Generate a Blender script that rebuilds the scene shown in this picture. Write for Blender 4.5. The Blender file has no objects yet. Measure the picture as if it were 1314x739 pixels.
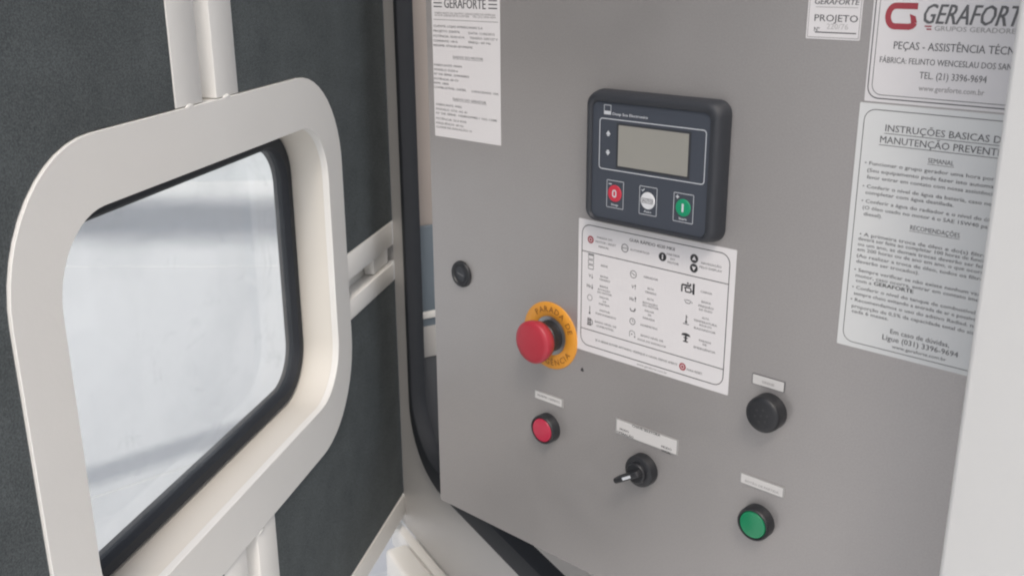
import bpy, bmesh, math, random
from mathutils import Vector, Matrix
from mathutils.geometry import tessellate_polygon
random.seed(7)
R = math.radians
S = bpy.context.scene
COL = S.collection

# ------------------------------------------------------------------ camera
cam = bpy.data.cameras.new('camera')
cam_o = bpy.data.objects.new('camera', cam)
COL.objects.link(cam_o)
cam.sensor_width = 36.0
cam.lens = 35.7
cam.clip_start = 0.02
cam.clip_end = 500
PITCH, ROLL = R(17.703), R(-0.328)
fwd = Vector((0, math.cos(PITCH), -math.sin(PITCH)))
up0 = Vector((0, math.sin(PITCH), math.cos(PITCH)))
rt0 = Vector((1, 0, 0))
rt = math.cos(ROLL) * rt0 + math.sin(ROLL) * up0
up = math.cos(ROLL) * up0 - math.sin(ROLL) * rt0
EYE = 1.5
mw = Matrix((rt, up, -fwd)).transposed().to_4x4()
mw.translation = Vector((0, 0, EYE))
cam_o.matrix_world = mw
cam.dof.use_dof = True
cam.dof.focus_distance = 0.86
cam.dof.aperture_fstop = 16.0
S.camera = cam_o

# ------------------------------------------------------------------ light
SUN_EL, SUN_AZ = R(52), R(176)          # azimuth clockwise from +Y: where the light comes from
world = bpy.data.worlds.new('World')
S.world = world
world.use_nodes = True
wn = world.node_tree
sky = wn.nodes.new('ShaderNodeTexSky')
sky.sky_type = 'NISHITA'
sky.sun_disc = False
sky.sun_elevation = SUN_EL
sky.sun_rotation = SUN_AZ
sky.dust_density = 4.0
sky.air_density = 1.0
hs = wn.nodes.new('ShaderNodeHueSaturation')     # thin cloud: a paler sky
hs.inputs['Saturation'].default_value = 0.55
wn.links.new(sky.outputs[0], hs.inputs['Color'])
wn.links.new(hs.outputs[0], wn.nodes['Background'].inputs[0])
wn.nodes['Background'].inputs[1].default_value = 0.148
sun = bpy.data.lights.new('sun', 'SUN')
sun.energy = 0.8
sun.angle = R(13)
sun.color = (1.0, 0.91, 0.80)
sun_o = bpy.data.objects.new('sun', sun)
COL.objects.link(sun_o)
sd = Vector((math.sin(SUN_AZ) * math.cos(SUN_EL), math.cos(SUN_AZ) * math.cos(SUN_EL), math.sin(SUN_EL)))
sun_o.rotation_euler = sd.to_track_quat('Z', 'Y').to_euler()
sun_o.location = sd * 8

S.view_settings.view_transform = 'Standard'
S.view_settings.look = 'None'
S.view_settings.exposure = 0.27
S.view_settings.gamma = 1.0
S.view_settings.use_curve_mapping = False
S.cycles.filter_width = 2.1
S.cycles.max_bounces = 8

# ------------------------------------------------------------------ materials
def mat(name, col, rough=0.5, metal=0.0, var=0.06, vscale=12.0, bump=0.0, bscale=300.0, coat=0.0, spec=0.5, fine=0.0, fscale=900.0):
    m = bpy.data.materials.new(name)
    m.use_nodes = True
    n, l = m.node_tree.nodes, m.node_tree.links
    p = n['Principled BSDF']
    p.inputs['Roughness'].default_value = rough
    p.inputs['Metallic'].default_value = metal
    p.inputs['Coat Weight'].default_value = coat
    p.inputs['Specular IOR Level'].default_value = spec
    tc = n.new('ShaderNodeTexCoord')
    nz = n.new('ShaderNodeTexNoise')
    nz.inputs['Scale'].default_value = vscale
    nz.inputs['Detail'].default_value = 5
    l.new(tc.outputs['Object'], nz.inputs['Vector'])
    ramp = n.new('ShaderNodeMapRange')
    ramp.inputs['To Min'].default_value = 1 - var
    ramp.inputs['To Max'].default_value = 1 + var
    l.new(nz.outputs['Fac'], ramp.inputs['Value'])
    fac = ramp.outputs['Result']
    if fine:
        nf = n.new('ShaderNodeTexNoise')
        nf.inputs['Scale'].default_value = fscale
        nf.inputs['Detail'].default_value = 2
        l.new(tc.outputs['Object'], nf.inputs['Vector'])
        r2 = n.new('ShaderNodeMapRange')
        r2.inputs['From Min'].default_value = 0.25
        r2.inputs['From Max'].default_value = 0.75
        r2.inputs['To Min'].default_value = 1 - fine
        r2.inputs['To Max'].default_value = 1 + fine
        l.new(nf.outputs['Fac'], r2.inputs['Value'])
        mu = n.new('ShaderNodeMath')
        mu.operation = 'MULTIPLY'
        l.new(fac, mu.inputs[0])
        l.new(r2.outputs['Result'], mu.inputs[1])
        fac = mu.outputs[0]
    vm = n.new('ShaderNodeVectorMath')
    vm.operation = 'SCALE'
    vm.inputs[0].default_value = col
    l.new(fac, vm.inputs['Scale'])
    l.new(vm.outputs[0], p.inputs['Base Color'])
    if bump:
        nb = n.new('ShaderNodeTexNoise')
        nb.inputs['Scale'].default_value = bscale
        nb.inputs['Detail'].default_value = 3
        l.new(tc.outputs['Object'], nb.inputs['Vector'])
        bp = n.new('ShaderNodeBump')
        bp.inputs['Strength'].default_value = bump
        bp.inputs['Distance'].default_value = 0.002
        l.new(nb.outputs['Fac'], bp.inputs['Height'])
        l.new(bp.outputs[0], p.inputs['Normal'])
    return m

M = {}
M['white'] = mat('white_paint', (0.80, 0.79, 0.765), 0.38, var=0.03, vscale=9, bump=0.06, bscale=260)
def smudge(m, lo, hi, scale):
    """uneven sheen from handling: roughness wanders with two scales of noise"""
    n, l = m.node_tree.nodes, m.node_tree.links
    tc = n.new('ShaderNodeTexCoord')
    a = n.new('ShaderNodeTexNoise'); a.inputs['Scale'].default_value = scale; a.inputs['Detail'].default_value = 8; a.inputs['Roughness'].default_value = 0.65
    a.inputs['Distortion'].default_value = 0.6
    l.new(tc.outputs['Object'], a.inputs['Vector'])
    mr = n.new('ShaderNodeMapRange'); mr.inputs['From Min'].default_value = 0.3; mr.inputs['From Max'].default_value = 0.7
    mr.inputs['To Min'].default_value = lo; mr.inputs['To Max'].default_value = hi
    l.new(a.outputs['Fac'], mr.inputs['Value'])
    l.new(mr.outputs['Result'], n['Principled BSDF'].inputs['Roughness'])
smudge(M['white'], 0.32, 0.48, 11)
M['framegrey'] = mat('light_grey', (0.46, 0.45, 0.44), 0.4, var=0.04, vscale=9, bump=0.06, bscale=260)  # one even grey for door frame, hinge tube and small parts
M['panel'] = mat('grey_panel_paint', (0.382, 0.366, 0.360), 0.40, metal=0.55, var=0.05, vscale=4, bump=0.05, bscale=500, fine=0.05, fscale=700)
smudge(M['panel'], 0.34, 0.46, 8)
M['foam'] = mat('dark_felt_foam', (0.092, 0.104, 0.109), 0.95, var=0.28, vscale=18, bump=0.4, bscale=700, spec=0.25, fine=0.38, fscale=620)
M['rubber'] = mat('black_rubber', (0.017, 0.020, 0.026), 0.72, var=0.1, vscale=60, bump=0.1)
M['plastic'] = mat('black_plastic', (0.016, 0.017, 0.020), 0.42, var=0.06, vscale=40, bump=0.15, bscale=900)
M['housing'] = mat('dark_slate_plastic', (0.027, 0.030, 0.037), 0.5, var=0.06, vscale=40, bump=0.25, bscale=1200)
M['face'] = mat('slate_membrane', (0.045, 0.053, 0.070), 0.45, var=0.04, vscale=30, bump=0.08, bscale=1500)
M['lcd'] = mat('lcd_glass', (0.275, 0.270, 0.245), 0.25, var=0.05, vscale=18)
M['paper'] = mat('white_vinyl', (0.66, 0.645, 0.65), 0.45, var=0.02, vscale=25)
M['clearpaper'] = mat('silver_vinyl', (0.63, 0.64, 0.635), 0.35, var=0.03, vscale=12)
M['smallpaper'] = mat('grey_engraved_plate', (0.56, 0.55, 0.54), 0.4, var=0.03, vscale=60)
M['platedge'] = mat('grey_plate_edge', (0.33, 0.325, 0.32), 0.4, var=0.03, vscale=60)
M['ink'] = mat('black_ink', (0.035, 0.035, 0.038), 0.6, var=0.05)
M['softink'] = mat('faded_ink', (0.12, 0.12, 0.125), 0.6, var=0.08, vscale=200)
M['greyink'] = mat('grey_ink', (0.30, 0.29, 0.29), 0.6, var=0.05)
M['faintink'] = mat('faint_pencil', (0.46, 0.45, 0.45), 0.6, var=0.05)
M['logored'] = mat('red_ink', (0.33, 0.045, 0.06), 0.55, var=0.06, vscale=60)
M['whiteink'] = mat('white_ink', (0.55, 0.57, 0.60), 0.5, var=0.04)
M['red'] = mat('red_plastic', (0.37, 0.025, 0.042), 0.38, var=0.05, vscale=50, bump=0.05, bscale=900)
M['redlens'] = mat('red_lens', (0.44, 0.026, 0.062), 0.3, var=0.05, vscale=90, coat=0.3)
M['greenlens'] = mat('green_lens', (0.005, 0.20, 0.085), 0.3, var=0.1, vscale=90, coat=0.3)
M['greenkey'] = mat('green_key', (0.005, 0.25, 0.12), 0.4, var=0.05)
M['redkey'] = mat('red_key', (0.50, 0.03, 0.055), 0.4, var=0.05)
M['whitekey'] = mat('white_key', (0.62, 0.63, 0.65), 0.4, var=0.04)
M['yellow'] = mat('amber_plate', (0.64, 0.28, 0.03), 0.4, var=0.04, vscale=40)
M['amberink'] = mat('brown_ink', (0.17, 0.060, 0.012), 0.6, var=0.1)
M['steel'] = mat('zinc_steel', (0.42, 0.42, 0.42), 0.35, metal=0.9, var=0.08, vscale=80)
M['warmreveal'] = mat('warm_lit_white', (0.73, 0.695, 0.635), 0.42, var=0.03, vscale=9, bump=0.05, bscale=260)  # window reveal: warm bounce light put into the white's colour
M['shadegrey'] = mat('gap_shade', (0.075, 0.080, 0.090), 0.5)  # shade of the lower gap put into the colour
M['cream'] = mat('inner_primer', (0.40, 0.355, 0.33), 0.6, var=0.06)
M['bluesteel'] = mat('blue_grey_enamel', (0.15, 0.185, 0.22), 0.45, var=0.06)
M['concrete'] = mat('pale_concrete', (0.72, 0.72, 0.71), 0.85, var=0.02, vscale=0.9, bump=0.1, bscale=40)

def worn_strip(name, col, edge, half):
    """paving strip whose rim is dusted over with the pale concrete beside it (local y runs across)"""
    m = mat(name, col, 0.88, var=0.15, vscale=1.5, bump=0.3, bscale=50)
    n, l = m.node_tree.nodes, m.node_tree.links
    p = n['Principled BSDF']
    src = p.inputs['Base Color'].links[0].from_socket
    tc = n.new('ShaderNodeTexCoord')
    sx = n.new('ShaderNodeSeparateXYZ')
    l.new(tc.outputs['Object'], sx.inputs[0])
    ab = n.new('ShaderNodeMath'); ab.operation = 'ABSOLUTE'
    l.new(sx.outputs['Y'], ab.inputs[0])
    nz = n.new('ShaderNodeTexNoise'); nz.inputs['Scale'].default_value = 3.0 / half; nz.inputs['Detail'].default_value = 6
    l.new(tc.outputs['Object'], nz.inputs['Vector'])
    ad = n.new('ShaderNodeMath'); ad.operation = 'MULTIPLY_ADD'
    l.new(nz.outputs['Fac'], ad.inputs[0]); ad.inputs[1].default_value = half * 0.25
    l.new(ab.outputs[0], ad.inputs[2])
    mr = n.new('ShaderNodeMapRange'); mr.interpolation_type = 'SMOOTHSTEP'
    mr.inputs['From Min'].default_value = half * 0.30; mr.inputs['From Max'].default_value = half * 0.95
    l.new(ad.outputs[0], mr.inputs['Value'])
    mx = n.new('ShaderNodeMix'); mx.data_type = 'RGBA'
    l.new(mr.outputs['Result'], mx.inputs['Factor'])
    l.new(src, mx.inputs['A']); mx.inputs['B'].default_value = (*edge, 1)
    l.new(mx.outputs['Result'], p.inputs['Base Color'])
    return m
M['asphalt'] = worn_strip('grey_asphalt', (0.27, 0.28, 0.30), (0.72, 0.72, 0.71), 1.05)
M['gutter'] = worn_strip('grey_gutter', (0.42, 0.43, 0.445), (0.72, 0.72, 0.71), 0.13)
M['render'] = mat('pale_render', (0.62, 0.64, 0.65), 0.85, var=0.08, vscale=0.8)

def glass_mat():
    m = bpy.data.materials.new('dusty_glass')
    m.use_nodes = True
    n, l = m.node_tree.nodes, m.node_tree.links
    n.remove(n['Principled BSDF'])
    out = n['Material Output']
    tr = n.new('ShaderNodeBsdfTransparent')
    tr.inputs[0].default_value = (0.93, 0.95, 0.96, 1)
    gl = n.new('ShaderNodeBsdfGlossy')
    gl.inputs['Roughness'].default_value = 0.04
    fr = n.new('ShaderNodeFresnel')
    fr.inputs[0].default_value = 1.45
    m1 = n.new('ShaderNodeMixShader')
    geo = n.new('ShaderNodeNewGeometry')
    inv = n.new('ShaderNodeMath'); inv.operation = 'SUBTRACT'; inv.inputs[0].default_value = 1.0
    l.new(geo.outputs['Backfacing'], inv.inputs[1])
    mf = n.new('ShaderNodeMath'); mf.operation = 'MULTIPLY'      # only the first face of the thin pane mirrors
    l.new(fr.outputs[0], mf.inputs[0]); l.new(inv.outputs[0], mf.inputs[1])
    l.new(mf.outputs[0], m1.inputs[0])
    l.new(tr.outputs[0], m1.inputs[1])
    l.new(gl.outputs[0], m1.inputs[2])
    df = n.new('ShaderNodeBsdfDiffuse')
    df.inputs[0].default_value = (0.75, 0.77, 0.78, 1)
    tl = n.new('ShaderNodeBsdfTranslucent')
    tl.inputs[0].default_value = (0.75, 0.77, 0.78, 1)
    ds = n.new('ShaderNodeMixShader')
    l.new(df.outputs[0], ds.inputs[1])
    l.new(tl.outputs[0], ds.inputs[2])
    tc = n.new('ShaderNodeTexCoord')
    nz = n.new('ShaderNodeTexNoise')
    nz.inputs['Scale'].default_value = 7
    nz.inputs['Detail'].default_value = 5
    l.new(tc.outputs['Object'], nz.inputs['Vector'])
    mr = n.new('ShaderNodeMapRange')
    mr.inputs['From Min'].default_value = 0.42
    mr.inputs['From Max'].default_value = 0.78
    mr.inputs['To Min'].default_value = 0.06
    mr.inputs['To Max'].default_value = 0.20
    l.new(nz.outputs['Fac'], mr.inputs['Value'])
    n2 = n.new('ShaderNodeTexNoise')
    n2.inputs['Scale'].default_value = 22
    n2.inputs['Detail'].default_value = 6
    n2.inputs['Distortion'].default_value = 1.2
    l.new(tc.outputs['Object'], n2.inputs['Vector'])
    r2 = n.new('ShaderNodeMapRange')
    r2.inputs['From Min'].default_value = 0.60
    r2.inputs['From Max'].default_value = 0.80
    r2.inputs['To Max'].default_value = 0.14
    l.new(n2.outputs['Fac'], r2.inputs['Value'])
    sm = n.new('ShaderNodeMath'); sm.operation = 'ADD'
    l.new(mr.outputs['Result'], sm.inputs[0]); l.new(r2.outputs['Result'], sm.inputs[1])
    m2 = n.new('ShaderNodeMixShader')
    l.new(sm.outputs[0], m2.inputs[0])
    l.new(m1.outputs[0], m2.inputs[1])
    l.new(ds.outputs[0], m2.inputs[2])
    l.new(m2.outputs[0], out.inputs[0])
    return m
M['glass'] = glass_mat()

# ------------------------------------------------------------------ helpers (local axes: x right, -y towards the viewer, z up)
def obj(name, bm, m, parent=None, sharp=35, bevel=0.0, seg=2):
    bmesh.ops.remove_doubles(bm, verts=bm.verts, dist=1e-7)
    bmesh.ops.recalc_face_normals(bm, faces=bm.faces)
    if bevel:
        ed = [e for e in bm.edges if len(e.link_faces) == 2 and e.calc_face_angle(0) > R(40)]
        bmesh.ops.bevel(bm, geom=ed, offset=bevel, segments=seg, affect='EDGES', profile=0.5, clamp_overlap=True)
    me = bpy.data.meshes.new(name)
    bm.to_mesh(me)
    bm.free()
    for p in me.polygons:
        p.use_smooth = True
    me.set_sharp_from_angle(angle=R(sharp))
    me.materials.append(m)
    o = bpy.data.objects.new(name, me)
    COL.objects.link(o)
    if parent:
        o.parent = parent
    return o

def flat(name, bm, m, parent):
    """printed marks: single-sided flat faces looking towards -y"""
    me = bpy.data.meshes.new(name)
    bm.normal_update()
    for f in bm.faces:
        if f.normal.y > 0:
            f.normal_flip()
    bm.to_mesh(me)
    bm.free()
    me.materials.append(m)
    o = bpy.data.objects.new(name, me)
    COL.objects.link(o)
    o.parent = parent
    return o

def thing(name, label, cat, loc, rot, group=None):
    o = bpy.data.objects.new(name, None)
    o.empty_display_size = 0.03
    COL.objects.link(o)
    o.location = loc
    o.rotation_euler = (0, 0, rot)
    o['label'] = label
    o['category'] = cat
    if group:
        o['group'] = group
    return o

def box(bm, x0, x1, y0, y1, z0, z1):
    v = [bm.verts.new(p) for p in ((x0, y0, z0), (x1, y0, z0), (x1, y1, z0), (x0, y1, z0), (x0, y0, z1), (x1, y0, z1), (x1, y1, z1), (x0, y1, z1))]
    for f in ((0, 1, 2, 3), (4, 5, 6, 7), (0, 1, 5, 4), (1, 2, 6, 5), (2, 3, 7, 6), (3, 0, 4, 7)):
        bm.faces.new([v[i] for i in f])

def rr(x0, x1, z0, z1, r, n=8):
    """rounded rectangle loop, counter-clockwise from the lower right corner"""
    r = min(r, (x1 - x0) / 2 - 1e-6, (z1 - z0) / 2 - 1e-6)
    pts = []
    for cx, cz, a0 in ((x1 - r, z0 + r, -90), (x1 - r, z1 - r, 0), (x0 + r, z1 - r, 90), (x0 + r, z0 + r, 180)):
        for i in range(n + 1):
            a = R(a0 + 90 * i / n)
            pts.append((cx + r * math.cos(a), cz + r * math.sin(a)))
    return pts

def loft(bm, loops, cap0=True, cap1=True, close=False):
    """loops: list of (points, y)"""
    rings = [[bm.verts.new((x, y, z)) for x, z in pts] for pts, y in loops]
    n = len(rings[0])
    pairs = list(zip(rings[:-1], rings[1:]))
    if close:
        pairs.append((rings[-1], rings[0]))
    for a, b in pairs:
        for i in range(n):
            j = (i + 1) % n
            bm.faces.new((a[i], a[j], b[j], b[i]))
    if not close:
        if cap0:
            bm.faces.new(rings[0])
        if cap1:
            bm.faces.new(rings[-1])

def ring(bm, outer, inner, y0, y1, ch=0.0):
    """frame with an opening, front at y0 (towards viewer)"""
    if ch:
        def shift(p, q, k):
            return [(a[0] + (b[0] - a[0]) * k, a[1] + (b[1] - a[1]) * k) for a, b in zip(p, q)]
        w = math.dist(outer[0], inner[0])
        k = ch / w
        loft(bm, [(outer, y1), (outer, y0 + ch), (shift(outer, inner, k), y0), (shift(inner, outer, k), y0), (inner, y0 + ch), (inner, y1)], close=True)
    else:
        loft(bm, [(outer, y1), (outer, y0), (inner, y0), (inner, y1)], close=True)

def outline(bm, x0, x1, z0, z1, r, w, y):
    a = rr(x0, x1, z0, z1, r, 5)
    b = rr(x0 + w, x1 - w, z0 + w, z1 - w, max(r - w, 1e-5), 5)
    A = [bm.verts.new((x, y, z)) for x, z in a]
    B = [bm.verts.new((x, y, z)) for x, z in b]
    n = len(A)
    for i in range(n):
        j = (i + 1) % n
        bm.faces.new((A[i], A[j], B[j], B[i]))

def rect(bm, x0, x1, z0, z1, y):
    bm.faces.new([bm.verts.new(p) for p in ((x0, y, z0), (x1, y, z0), (x1, y, z1), (x0, y, z1))])

def poly(bm, pts, y):
    bm.faces.new([bm.verts.new((x, y, z)) for x, z in pts])

def stroke(bm, pts, w, y):
    for (xa, za), (xb, zb) in zip(pts[:-1], pts[1:]):
        d = Vector((xb - xa, zb - za))
        if d.length < 1e-9:
            continue
        nn = Vector((-d.y, d.x)).normalized() * w / 2
        poly(bm, [(xa - nn.x, za - nn.y), (xb - nn.x, zb - nn.y), (xb + nn.x, zb + nn.y), (xa + nn.x, za + nn.y)], y)

def disc(bm, cx, cz, r, y, n=28):
    poly(bm, [(cx + r * math.cos(2 * math.pi * i / n), cz + r * math.sin(2 * math.pi * i / n)) for i in range(n)], y)

def circ(bm, cx, cz, r, w, y):
    outline(bm, cx - r, cx + r, cz - r, cz + r, r, w, y)

def lathe(bm, prof, cx=0.0, cz=0.0, n=48):
    """prof: list of (radius, distance towards viewer); capped at both ends"""
    loft(bm, [([(cx + r * math.cos(2 * math.pi * i / n), cz + r * math.sin(2 * math.pi * i / n)) for i in range(n)], -e) for r, e in prof])

_font = {}
def glyphs(s, bold=False):
    """(verts, faces) of a string at size 1 from Blender's built-in font"""
    key = (s, bold)
    if key not in _font:
        c = bpy.data.curves.new('lettering', 'FONT')
        c.resolution_u = 2
        c.fill_mode = 'FRONT'
        c.body = s
        o = bpy.data.objects.new('lettering', c)
        me = o.to_mesh()
        v = [(p.co.x, p.co.y) for p in me.vertices]
        f = [tuple(p.vertices) for p in me.polygons]
        o.to_mesh_clear()
        bpy.data.objects.remove(o)
        bpy.data.curves.remove(c)
        _font[key] = (v, f)
    return _font[key]

CAP = max(p[1] for p in glyphs('H')[0])       # cap height of the face at size 1

def text(bm, s, x0, x1, zc, h, y, style='', nvis=0):
    """string between x0 and x1 (its first nvis letters when it runs on), cap height h, centred on height zc"""
    bold = 'b' in style
    v, f = glyphs(s, bold)
    if not v:
        return
    w = glyphs(s[:nvis].rstrip(), bold)[0] if nvis else v
    lo, hi = min(p[0] for p in v), max(p[0] for p in w)
    kx, kz = (x1 - x0) / (hi - lo), h / CAP
    sh = 0.22 if 'i' in style else 0.0
    for k in ((-0.034 * CAP, 0.034 * CAP) if bold else (-0.014 * CAP, 0.014 * CAP)):      # struck twice for weight
        dy = 0.00002 * (k > 0)
        vs = [bm.verts.new((x0 + (px - lo + k) * kx + sh * (pz * kz - h / 2), y - dy, zc - h / 2 + pz * kz)) for px, pz in v]
        for q in f:
            try:
                bm.faces.new([vs[i] for i in q])
            except ValueError:
                pass
    if 'u' in style:
        xe = x0 + (max(p[0] for p in v) - lo) * kx
        rect(bm, x0 - h * .1, xe + h * .1, zc - h * 0.88, zc - h * 0.78, y)

def arc_text(bm, s, cx, cz, r, a_mid, span, h, y, inside=False):
    """letters set along a circle; a_mid in degrees, reading clockwise on top, counter-clockwise when inside"""
    widths = []
    for ch in s:
        if ch == ' ':
            widths.append(0.65 * CAP)
        else:
            g = glyphs(ch, True)[0]
            widths.append(max(p[0] for p in g) - min(p[0] for p in g) + 0.2 * CAP)
    tot = sum(widths)
    k = h / CAP
    acc = 0
    for ch, wd in zip(s, widths):
        t = (acc + wd / 2) / tot - 0.5
        acc += wd
        if ch == ' ':
            continue
        ang = R(a_mid + (span * t if inside else -span * t))
        v, f = glyphs(ch, True)
        mx = (max(p[0] for p in v) + min(p[0] for p in v)) / 2
        rot = ang + (math.pi / 2 if inside else -math.pi / 2)
        c, sn = math.cos(rot), math.sin(rot)
        ox, oz = cx + r * math.cos(ang), cz + r * math.sin(ang)
        vs = []
        for px, pz in v:
            lx, lz = (px - mx) * k, (pz - CAP / 2) * k
            vs.append(bm.verts.new((ox + lx * c - lz * sn, y, oz + lx * sn + lz * c)))
        for q in f:
            try:
                bm.faces.new([vs[i] for i in q])
            except ValueError:
                pass

BM = bmesh.new


# ------------------------------------------------------------------ ground and what stands beyond the window
def sheet(name, x0, x1, y0, y1, z, m):
    bm = BM()
    bm.faces.new([bm.verts.new(p) for p in ((x0, y0, z), (x1, y0, z), (x1, y1, z), (x0, y1, z))])
    o = obj(name, bm, m)
    o['kind'] = 'structure'
    return o
sheet('ground', -60, 60, -60, 60, 0.0, M['concrete'])
def strip(name, c, d, length, w, z, m):
    d = Vector(d).normalized()
    bm = BM()
    box(bm, -length / 2, length / 2, -w / 2, w / 2, -0.02, 0.0)
    o = obj(name, bm, m)
    o.location = (c[0], c[1], z)
    o.rotation_euler = (0, 0, math.atan2(d.y, d.x))
    o['kind'] = 'structure'
    return o
strip('gutter', (-1.155, 2.93), (0.75, 0.66), 18, 0.26, 0.004, M['gutter'])
strip('road', (-2, 6.15), (1, -0.01), 26, 2.1, 0.004, M['asphalt'])
wall = thing('yard_wall', 'pale rendered yard wall seen through the door window across the concrete', 'wall', (-2.0, 7.3, 0), 0)
bm = BM(); box(bm, -9, 8, 0.0, 0.25, -0.02, 2.4); obj('wall_face', bm, M['render'], wall)
bm = BM(); box(bm, -9, 8, -0.03, 0.28, 2.402, 2.5); obj('coping', bm, M['concrete'], wall, bevel=0.01)

# ------------------------------------------------------------------ canopy (frame plane)
KD = 1.5                                      # drawing units of the canopy and its door to metres
def obj_k(name, bm, m, parent, **kw):
    for v in bm.verts:
        v.co *= KD
    if kw.get('bevel'):
        kw['bevel'] *= KD
    return obj(name, bm, m, parent, **kw)
FX, FY, FA = -0.113 * KD, 1.030 * KD, R(-61.5)
canopy = thing('generator_canopy', 'white painted sheet steel enclosure with round cornered doorway around the grey panel', 'enclosure', (FX, FY, EYE - 0.64 * KD), FA)
ZC = 0.64                                     # eye height over the canopy's origin, drawing units
GR = ZC - EYE / KD                            # the ground
bm = BM()
ring(bm, rr(-0.031, 0.98, ZC - 0.630, ZC + 0.52, 0.004, 8), rr(0.0305, 0.776, ZC - 0.5005, ZC + 0.43, 0.068, 8), 0.0, 0.004, 0.0006)
obj_k('door_frame', bm, M['framegrey'], canopy)
bm = BM()
def seal_loop(g):
    return rr(0.031 - g, 0.775 + g, ZC - 0.514 - g + (0.013 if g < 0.002 else 0.0), ZC + 0.43 + g, 0.068 + g, 10)
loft(bm, [(seal_loop(0.011), -0.0005), (seal_loop(0.013), -0.004), (seal_loop(0.012), -0.009), (seal_loop(0.006), -0.012), (seal_loop(-0.001), -0.0115),
          (seal_loop(-0.0045), -0.007), (seal_loop(-0.0058), -0.001), (seal_loop(-0.0058), 0.003), (seal_loop(-0.0003), 0.003), (seal_loop(0.0), -0.0005)], close=True)
obj_k('rubber_seal', bm, M['rubber'], canopy)
bm = BM(); box(bm, -0.058, -0.0315, 0.0, 0.012, ZC - 0.630, ZC - 0.618); obj_k('sill_end', bm, M['framegrey'], canopy, bevel=0.001)
bm = BM(); box(bm, -0.046, 0.98, -0.012, -0.0003, ZC - 0.660, ZC - 0.6303); obj_k('sill_ledge', bm, M['white'], canopy, bevel=0.0015)
bm = BM(); box(bm, 0.004, 0.98, -0.040, -0.0123, ZC - 0.690, ZC - 0.6306); obj_k('sill_ledge', bm, M['white'], canopy, bevel=0.005, seg=3)
bm = BM(); box(bm, -0.012, 0.98, 0.004, 0.9, GR + 0.10, ZC - 0.6345); obj_k('base_panel', bm, M['white'], canopy, bevel=0.003)
bm = BM(); box(bm, -0.36, -0.0125, -0.10, 0.30, GR + 0.05, GR + 0.09); obj_k('lightening_slab', bm, M['white'], canopy, bevel=0.003)  # white slab added to lighten the shaded ground below the door
bm = BM(); box(bm, -0.02, 0.99, 0.02, 0.88, GR - 0.01, GR + 0.098); obj_k('skid', bm, M['plastic'], canopy, bevel=0.004)
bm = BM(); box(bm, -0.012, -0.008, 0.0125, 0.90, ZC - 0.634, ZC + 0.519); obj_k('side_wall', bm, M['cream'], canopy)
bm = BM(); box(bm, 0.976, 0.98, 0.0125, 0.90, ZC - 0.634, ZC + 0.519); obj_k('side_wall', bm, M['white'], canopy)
bm = BM(); box(bm, -0.03, 1.0, -0.02, 0.92, ZC + 0.5205, ZC + 0.55); obj_k('roof', bm, M['white'], canopy, bevel=0.004)
bm = BM(); box(bm, 0.715, 1.16, -0.055, -0.0255, ZC - 0.62, ZC + 0.5); obj_k('cover_post', bm, M['white'], canopy, bevel=0.004, seg=3)
bm = BM(); box(bm, -0.0078, -0.002, 0.016, 0.16, ZC - 0.412, ZC - 0.264); obj_k('inner_duct_or_shade', bm, M['bluesteel'], canopy, bevel=0.002)
bm = BM(); box(bm, -0.0078, -0.003, 0.0165, 0.16, ZC - 0.632, ZC - 0.4125); obj_k('inner_duct_or_shade', bm, M['shadegrey'], canopy, bevel=0.002)  # dark box standing in for the shade low in the gap
bm = BM(); box(bm, -0.0076, 0.000, 0.014, 0.162, ZC - 0.367, ZC - 0.359); obj_k('duct_clip', bm, M['white'], canopy, bevel=0.001)
bm = BM(); box(bm, -0.0077, -0.001, 0.015, 0.12, ZC - 0.412, ZC - 0.376); obj_k('duct_clip', bm, M['framegrey'], canopy, bevel=0.001)

# ------------------------------------------------------------------ door
DX, DY, DA = -0.128 * KD, 1.058 * KD, R(78)
door = thing('canopy_door', 'open white steel door with dark foam lining and rounded window on the left', 'door', (DX, DY, EYE - 0.62 * KD), DA)
def dz(v):
    return v + 0.62               # v: height relative to the eye
W_OUT = dict(x0=-0.592, x1=-0.137, z0=dz(-0.428), z1=dz(-0.088))
W_IN = dict(x0=-0.552, x1=-0.171, z0=dz(-0.383), z1=dz(-0.130))
RO, RI = 0.086, 0.050
win_out = rr(W_OUT['x0'], W_OUT['x1'], W_OUT['z0'], W_OUT['z1'], RO, 12)
win_in = rr(W_IN['x0'], W_IN['x1'], W_IN['z0'], W_IN['z1'], RI, 12)
bm = BM(); ring(bm, win_out, win_in, -0.001, 0.005, 0.0004)
wf = obj_k('window_frame', bm, M['white'], door)
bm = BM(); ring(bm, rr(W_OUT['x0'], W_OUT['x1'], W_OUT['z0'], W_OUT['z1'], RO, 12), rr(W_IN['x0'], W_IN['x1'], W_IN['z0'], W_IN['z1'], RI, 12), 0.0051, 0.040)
obj_k('window_reveal', bm, M['warmreveal'], door)  # depth of the window frame, split off to carry the warm light tint
TOPZ, BOTZ, LX = dz(0.40), dz(-0.589), -0.735
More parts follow.
